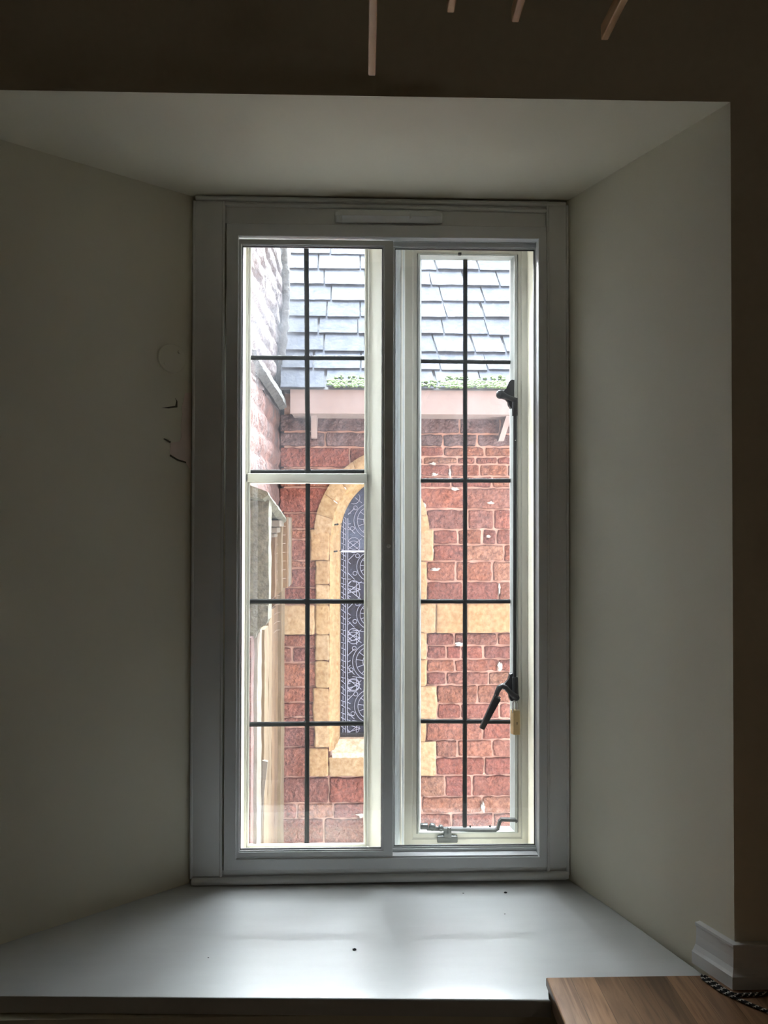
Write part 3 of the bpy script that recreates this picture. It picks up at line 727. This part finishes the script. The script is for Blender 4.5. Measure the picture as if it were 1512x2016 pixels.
for A, C in zip(rings, rings[1:]):
    t = yelt()
    for k in range(len(pr)-1):
        f = bm.faces.new((A[k], C[k], C[k+1], A[k+1])); f.smooth = True
        for l in f.loops: l[lay] = (t[0], t[1], t[2]*.95, 1)
obj('moulded_surround', bm, YELS, church)
bm = B(); lay = tinted(bm)
zs0 = wz(1462); zs1 = wz(1478); zs2 = wz(1490); xa, xb = wx(CX-HWp-14), wx(CX+HWp+14)
pf = [(YWALL+.17, zs0), (YWALL+.08, zs0), (YWALL+.02, zs1), (YWALL-.018, zs1-.008), (YWALL-.018, zs2), (YWALL+.17, zs2)]
a = [bm.verts.new((xa, y, z)) for y, z in pf]; b_ = [bm.verts.new((xb, y, z)) for y, z in pf]
for k in range(len(pf)): bm.faces.new((a[k], b_[k], b_[(k+1) % len(pf)], a[(k+1) % len(pf)]))
bm.faces.new(a); bm.faces.new(b_[::-1])
for f in bm.faces:
    for l in f.loops: l[lay] = (.55, .45, .34, 1)
obj('stone_sill', bm, YELS, church)
# stained glass
def sgmat(name, c1, c2):
    m = bpy.data.materials.new(name); m.use_nodes = True; N = m.node_tree.nodes; L = m.node_tree.links; p = N['Principled BSDF']; p.inputs['Roughness'].default_value = .4; p.inputs['Specular IOR Level'].default_value = .08
    tc = N.new('ShaderNodeTexCoord'); v = N.new('ShaderNodeTexVoronoi'); v.inputs['Scale'].default_value = 22; L.new(tc.outputs['Object'], v.inputs[0])
    cr = N.new('ShaderNodeValToRGB'); cr.color_ramp.elements[0].color = (*c1, 1); cr.color_ramp.elements[1].color = (*c2, 1); L.new(v.outputs['Color'], cr.inputs[0]); L.new(cr.outputs[0], p.inputs['Base Color']); return m
lw = empty('lancet_window', (0, 0, 0)); lw.parent = church; lw.location = (0, 0, 0)
YSG = YWALL+.13
bm = B(); pts = [(wx(CX-HWp-2), wz(1463)), (wx(CX-HWp-2), wz(1087)), (wx(CX+HWp+2), wz(1087)), (wx(CX+HWp+2), wz(1463))]; prism(bm, pts, YSG, YSG+.01)
obj('lower_glazing', bm, sgmat('stained_glass_lower', (.008, .006, .008), (.022, .024, .040)), lw)
bm = B(); pts = [(wx(CX-HWp-2), wz(1087))]
for i in range(17): q = ap(2, i/16, -1); pts.append((wx(q[0]), wz(q[1])))
for i in range(15, -1, -1): q = ap(2, i/16, 1); pts.append((wx(q[0]), wz(q[1])))
pts.append((wx(CX+HWp+2), wz(1087))); prism(bm, pts, YSG-.004, YSG+.006)
obj('upper_glazing', bm, sgmat('stained_glass_upper_reflection', (.030, .036, .055), (.055, .068, .10)), lw)  # lighter blue-grey: a reflection put into the upper pane's colour
bm = B(); YL = YSG-.008
def gp(px, py): return Vector((wx(px), YL, wz(py)))
def inside(px, py): return py < 1461 and abs(px-CX) < (arch_x(-1, py) if py < SP else HWp-1)
def ln_(pts, r=.0022):
    run = []
    for p in pts+[None]:
        if p and inside(*p): run.append(gp(*p))
        else:
            if len(run) > 1: tube(bm, run, r, 6, cap=False)
            run = []
def circ(cx, cy, rr, a0=0, a1=360, r=.0021): ln_([(cx+rr*math.cos(R(a0+(a1-a0)*i/28)), cy+rr*math.sin(R(a0+(a1-a0)*i/28))) for i in range(29)], r)
def seg(x0, y0, x1, y1, r=.0021): ln_([(x0+(x1-x0)*i/8, y0+(y1-y0)*i/8) for i in range(9)], r)
for sd_ in (-1, 1):
    for off in (52, 48): seg(CX+sd_*off, 1460, CX+sd_*off, 1020)
    y = 1458
    while y > 985:
        seg(CX+sd_*52, y, CX+sd_*61, y-random.uniform(2, 9)); seg(CX+sd_*57, y-4, CX+sd_*57, y-13)
        if random.random() < .6: seg(CX+sd_*48, y, CX+sd_*42, y+random.uniform(-6, 6))
        y -= random.uniform(9, 14)
for cy, rr in ((1025, 36), (1118, 30), (1215, 30), (1310, 38), (1400, 34)):
    circ(CX, cy, rr); circ(CX, cy, rr-7); circ(CX, cy, rr*.45); circ(CX, cy, 5)
    for k in range(12):
        a = R(30*k+8); seg(CX+rr*.45*math.cos(a), cy+rr*.45*math.sin(a), CX+(rr-7)*math.cos(a), cy+(rr-7)*math.sin(a))
        if k % 2: circ(CX+(rr+6)*math.cos(a), cy+(rr+6)*math.sin(a), 4)
    for sx in (-1, 1):
        for sy in (-1, 1): seg(CX+sx*20, cy+sy*rr, CX+sx*48, cy+sy*(rr+22)); circ(CX+sx*36, cy+sy*(rr+10), 12); seg(CX+sx*48, cy+sy*12, CX+sx*34, cy+sy*26)
for cy in (1164, 1262, 1356, 1445):
    for sx in (-1, 1): seg(CX+sx*48, cy-8, CX+sx*22, cy); seg(CX+sx*48, cy+8, CX+sx*22, cy); seg(CX+sx*30, cy-14, CX+sx*30, cy+14); seg(CX+sx*10, cy-12, CX+sx*38, cy-16)
obj('lead_tracery', bm, CAME, lw, smooth=60)
bm = B(); a, b_ = gp(CX-HWp, 1087), gp(CX+HWp, 1087); box(bm, a.x, b_.x, YL-.006, YL+.008, a.z-.006, a.z+.006, .002); obj('saddle_bar', bm, mat('painted_bar', (.30, .33, .42), .5), lw)
bm = B(); a, b_ = gp(CX-HWp, 1462), gp(CX+HWp, 1453); box(bm, a.x, b_.x, YL-.002, YL+.01, a.z, b_.z); obj('bottom_rail', bm, IRON, lw)
for x0, x1, yy in ((659, 673, 1031), (657, 671, 1084)):
    bm = B(); tube(bm, [at(x0, yy+2, YWALL+.01), at(x1, yy, YSG-.02)], .005, 8); obj('wall_tie', bm, IRON, lw)

# eaves, fascia, brackets
YE = 4.22
bm = B(); f0 = at(750, 815, YE).z; f1 = at(750, 768, YE).z
xf = at(571, 790, YE).x
box(bm, xf, 2.3, YE, YE+.02, f0, f1+.01, .002); box(bm, xf, 2.3, YE+.02, YWALL+.2, f0+.012, f0+.03)
obj('fascia', bm, FASC, church)
for x0, x1, ya, yb, lean in ((612, 624, 812, 862, 0), (986, 1003, 818, 868, 8)):
    bm = B(); p0 = at((x0+x1)/2+lean, ya, 4.36); p1 = at((x0+x1)/2-lean, yb, 4.44); hw = .016
    vs = []
    for p, dpt in ((p0, .12), (p1, .05)):
        vs.append([bm.verts.new((p.x-hw, p.y, p.z)), bm.verts.new((p.x+hw, p.y, p.z)), bm.verts.new((p.x+hw, p.y+dpt, p.z)), bm.verts.new((p.x-hw, p.y+dpt, p.z))])
    for k in range(4): bm.faces.new((vs[0][k], vs[0][(k+1) % 4], vs[1][(k+1) % 4], vs[1][k]))
    bm.faces.new(vs[0]); bm.faces.new(vs[1][::-1]); o = obj('eaves_bracket', bm, FASC, church)
# slates
bm = B(); lay = tinted(bm)
cs, sn = math.cos(R(60)), math.sin(R(60)); E0 = Vector((0, YE-.03, f1+.004)); gauge = .1335
def slate(x0, x1, r, skew, t):
    s0 = r*gauge; s1 = s0+gauge*1.25; th = .010
    nrm = Vector((0, -sn, cs)); d = Vector((0, cs, sn))
    jz = random.uniform(-.005, .005); jt = random.uniform(0, .006)
    def P(x, s, h): return E0+Vector((x, 0, 0))+d*s+nrm*h
    n = 5; bot = []; 
    for i in range(n+1):
        u = i/n; bot.append(P(x0+(x1-x0)*u+skew*0, s0+jz+.004*noise.noise(Vector((x0*9+u*3, r, 0))), th+jt))
    lo = [bm.verts.new(p) for p in bot]; lo2 = [bm.verts.new(p-nrm*th) for p in bot]
    hi = [bm.verts.new(P(x0+(x1-x0)*i/n-skew, s1, .001)) for i in range(n+1)]
    for i in range(n):
        for q in ((lo[i], lo[i+1], hi[i+1], hi[i]), (lo2[i], lo2[i+1], lo[i+1], lo[i])):
            f = bm.faces.new(q)
            for l in f.loops: l[lay] = (*t, 1)
    for q in ((lo2[0], lo[0], hi[0]), (lo[n], lo2[n], hi[n])):
        f = bm.faces.new(q)
        for l in f.loops: l[lay] = (*t, 1)
for r in range(13):
    x = CX0+.01
    while x < 2.3:
        wd_ = random.uniform(.17, .27); k = random.uniform(.80, 1.15)
        slate(x+.0048, x+wd_-.0048, r, random.uniform(.012, .03) if x > .2 else random.uniform(-.004, .010), (.043*k, .046*k, .053*k)); x += wd_
obj('slate_roof', bm, SLATE, church)
bm = B(); top = E0+Vector((0, cs, sn))*1.75
for x in (0,):
    a = [(E0.y+.012, E0.z-.006), (top.y+.012, top.z-.006), (top.y+.9, E0.z-.006+.2)]
    v0 = [bm.verts.new((CX0+.01, y, z)) for y, z in a]; v1 = [bm.verts.new((2.3, y, z)) for y, z in a]
    for k in range(3): bm.faces.new((v0[k], v0[(k+1) % 3], v1[(k+1) % 3], v1[k]))
    bm.faces.new(v0); bm.faces.new(v1[::-1])
tube(bm, [(CX0+.07, top.y, top.z), (2.3, top.y, top.z)], .05, 12)
obj('roof_backing', bm, mat('roof_dark', (.08, .085, .09), .8), church)
# moss at eaves
bm = B()
for (a, b_, n, g_) in ((868, 1003, 420, 1), (646, 716, 200, 0), (735, 866, 90, 0)):
    for _ in range(n):
        px = random.uniform(a, b_); s = random.uniform(0, .045)*(1 if random.random() < .8 else 1.8); r_ = random.uniform(.004, .011)
        c = at(px, 768, YE); c = Vector((c.x, E0.y, E0.z))+Vector((0, cs, sn))*s+Vector((0, -sn, cs))*.012
        mtx = Matrix.Translation(c)@Matrix.Diagonal((r_*1.4, r_*.8, r_, 1)); bmesh.ops.create_icosphere(bm, subdivisions=1, radius=1, matrix=mtx)
ms = obj('moss', bm, MOSSM, church, smooth=80); ms['kind'] = 'stuff'

# ------------------------------------------------------------------ outside left: wing wall seen along its face
wing = church
def rough_wall(bm, x, y0, y1, z0, z1, ny, nz, amp, thick):
    g = [[bm.verts.new((x+amp*noise.fractal(Vector((3, (y0+(y1-y0)*i/ny)*6, (z0+(z1-z0)*j/nz)*6)), 1, 2, 5)-(.012 if (int((z0+(z1-z0)*j/nz)/.115*4) % 4 == 0) else 0), y0+(y1-y0)*i/ny, z0+(z1-z0)*j/nz)) for i in range(ny+1)] for j in range(nz+1)]
    for j in range(nz):
        for i in range(ny): bm.faces.new((g[j][i], g[j][i+1], g[j+1][i+1], g[j+1][i])).smooth = True
    box(bm, x-thick, x-.03, y0, y1, z0, z1)
bm = B(); zc_ = at(560, 800, 4.2).z
rough_wall(bm, WX-.012, 2.35, 5.1, -1.5, zc_, 70, 130, .012, .35)
obj('lower_wall', bm, WINGM, wing)
WUP = mat('reflection_tinted_stone', (0.083, 0.058, 0.055), .95, col2=(0.028, 0.022, 0.025), vscale=7, bump=1, bscale=24, dist=.03, detail=12)  # lilac grey of glass reflections is put into this stone colour
bm = B(); rough_wall(bm, WX-.01, 2.35, 5.6, zc_, 3.05, 70, 60, .020, .38)
obj('upper_wall', bm, WUP, wing)
bm = B()      # weathered sloping coping running down towards the eaves
pts = [at(503, 700, 3.35), at(512, 716, 3.5), at(530, 745, 3.75), at(548, 772, 4.0), at(563, 800, 4.25)]
P_ = []
for i in range(len(pts)-1):
    for k in range(8): P_.append(pts[i].lerp(pts[i+1], k/8)+Vector((-.02+.008*noise.noise(Vector((i*8+k, 0, 0))), 0, .008*noise.noise(Vector((0, i*8+k, 0))))))
tube(bm, P_, [.034+.007*noise.noise(Vector((i*.6, 5, 1))) for i in range(len(P_))], 5)
obj('sloping_coping', bm, LICHEN, wing)
bm = B()
P_ = [at(568+6*math.sin((y-483)/60)+1.5*noise.noise(Vector((y*.1, 0, 0))), y, 4.30)+Vector((-.03, 0, 0)) for y in range(440, 800, 12)]
tube(bm, P_, [.022+.010*noise.noise(Vector((i*.8, 2, 1))) for i in range(len(P_))], 9); obj('verge_stone', bm, LICHEN, wing, smooth=60)
# hood mould: sloping slab and dropped leg with label stop
bm = B()
sec = [(WX-.03, .02), (WX-.03, -.035), (WX+.050, -.050), (WX+.075, -.030), (WX+.072, -.018)]
ra = []
N2 = 14
for i in range(N2+1):
    t = i/N2; Y = 3.28+(4.05-3.28)*t; zc2 = EYE.z+.150+(.040-.150)*t
    ra.append([bm.verts.new((x+.006*noise.noise(Vector((x*20, i*.7, k))), Y, zc2+z+.006*noise.noise(Vector((i*.6, k, 2))))) for k, (x, z) in enumerate(sec)])
for A, C in zip(ra, ra[1:]):
    for k in range(5): bm.faces.new((A[k], A[(k+1) % 5], C[(k+1) % 5], C[k]))
bm.faces.new(ra[0]); bm.faces.new(ra[-1][::-1]); obj('hood_mould', bm, GREYST, wing)
def strip(name, a, y0, c, y1, Y, m, d=.14, bev=.006):
    bm = B(); p, q = at(a, (y0+y1)/2, Y), at(c, (y0+y1)/2, Y); zt, zb = at((a+c)/2, y0, Y).z, at((a+c)/2, y1, Y).z
    box(bm, min(p.x, WX-.04), q.x, Y, Y+d, zb, zt, 0)
    bmesh.ops.subdivide_edges(bm, edges=[e for e in bm.edges if abs(e.verts[0].co.z-e.verts[1].co.z) > .05], cuts=int(max(2, (zt-zb)/.03)))
    for v in bm.verts: v.co.x += .003*noise.noise(v.co*18) ; v.co.y += .003*noise.noise(v.co*21)
    return obj(name, bm, m, wing)
strip('hood_leg', 500, 985, 529, 1192, 3.35, GREYST, .10)
bm = B(); ppoly(bm, [(488, 1192), (528, 1192), (527, 1222), (522, 1232), (512, 1236), (505, 1246), (503, 1256), (496, 1258), (488, 1256)], 3.34, 3.47); o = obj('label_stop', bm, GREYST, wing)
bm = B(); pbox(bm, 529, 1024, 551, 1037, 3.86, 4.06, .004); pbox(bm, 527, 1050, 541, 1058, 3.9, 4.06, .004); pbox(bm, 528, 1038, 546, 1049, 3.88, 4.06, .004); obj('carved_capital', bm, PALES, wing)
strip('upper_jamb', 524, 1020, 541, 1175, 3.95, OCHRE, .3); strip('upper_jamb', 530, 1018, 554, 1165, 4.02, TANST, .3)
strip('upper_jamb', 540, 1018, 566, 1157, 4.10, OCHRE, .25); strip('upper_jamb', 550, 1020, 569, 1155, 4.16, PALES, .12)
strip('lower_jamb', 540, 1157, 553, 1700, 4.28, TANST, .18); strip('lower_jamb', 530, 1165, 541, 1700, 4.12, OCHRE, .14)
strip('lower_jamb', 518, 1200, 535, 1700, 3.95, OCHRE, .14); strip('lower_jamb', 512, 1205, 528, 1700, 3.75, TANST, .14)
strip('lower_jamb', 505, 1240, 520, 1700, 3.55, TANST, .14); strip('lower_jamb', 497, 1248, 506, 1700, 3.38, PALES, .14); strip('lower_jamb', 486, 1256, 494, 1700, 3.28, WINGM, .08)
# splintered pale scars near the foot
bm = B()
for P_ in ([(516, 1497), (527, 1500), (520, 1560), (514, 1660), (508, 1660), (515, 1570)], [(506, 1540), (516, 1545), (508, 1600), (499, 1660), (497, 1640), (504, 1590)]):
    ppoly(bm, P_, 3.54, 3.56)
obj('pale_scar', bm, PALES, wing)
bm = B()
for k in range(13):
    y0 = 1036+k*17; s = 2+k*2.0; x1_ = 568 if y0 < 1150 else 551
    pts = [at(529+(x1_-529)*i/6, y0+s*(1-i/6)-.3*s*math.sin(math.pi*i/6), 3.93+.2*i/6-.0) for i in range(7)]
    tube(bm, pts, .0013, 5)
for px in (545, 557): tube(bm, [at(px, 1034, 4.0+.01*(px-545)), at(px, 1150, 4.0+.01*(px-545))], .0013, 5)
obj('wire_mesh', bm, mat('rusty_wire', (.16, .12, .09), .7), wing)
# ground outside
bm = B(); box(bm, -8, 8, YO, 14, -1.6, -1.5); tag(obj('ground', bm, GROUND), 'paved ground outside below the church wall', kind='structure')
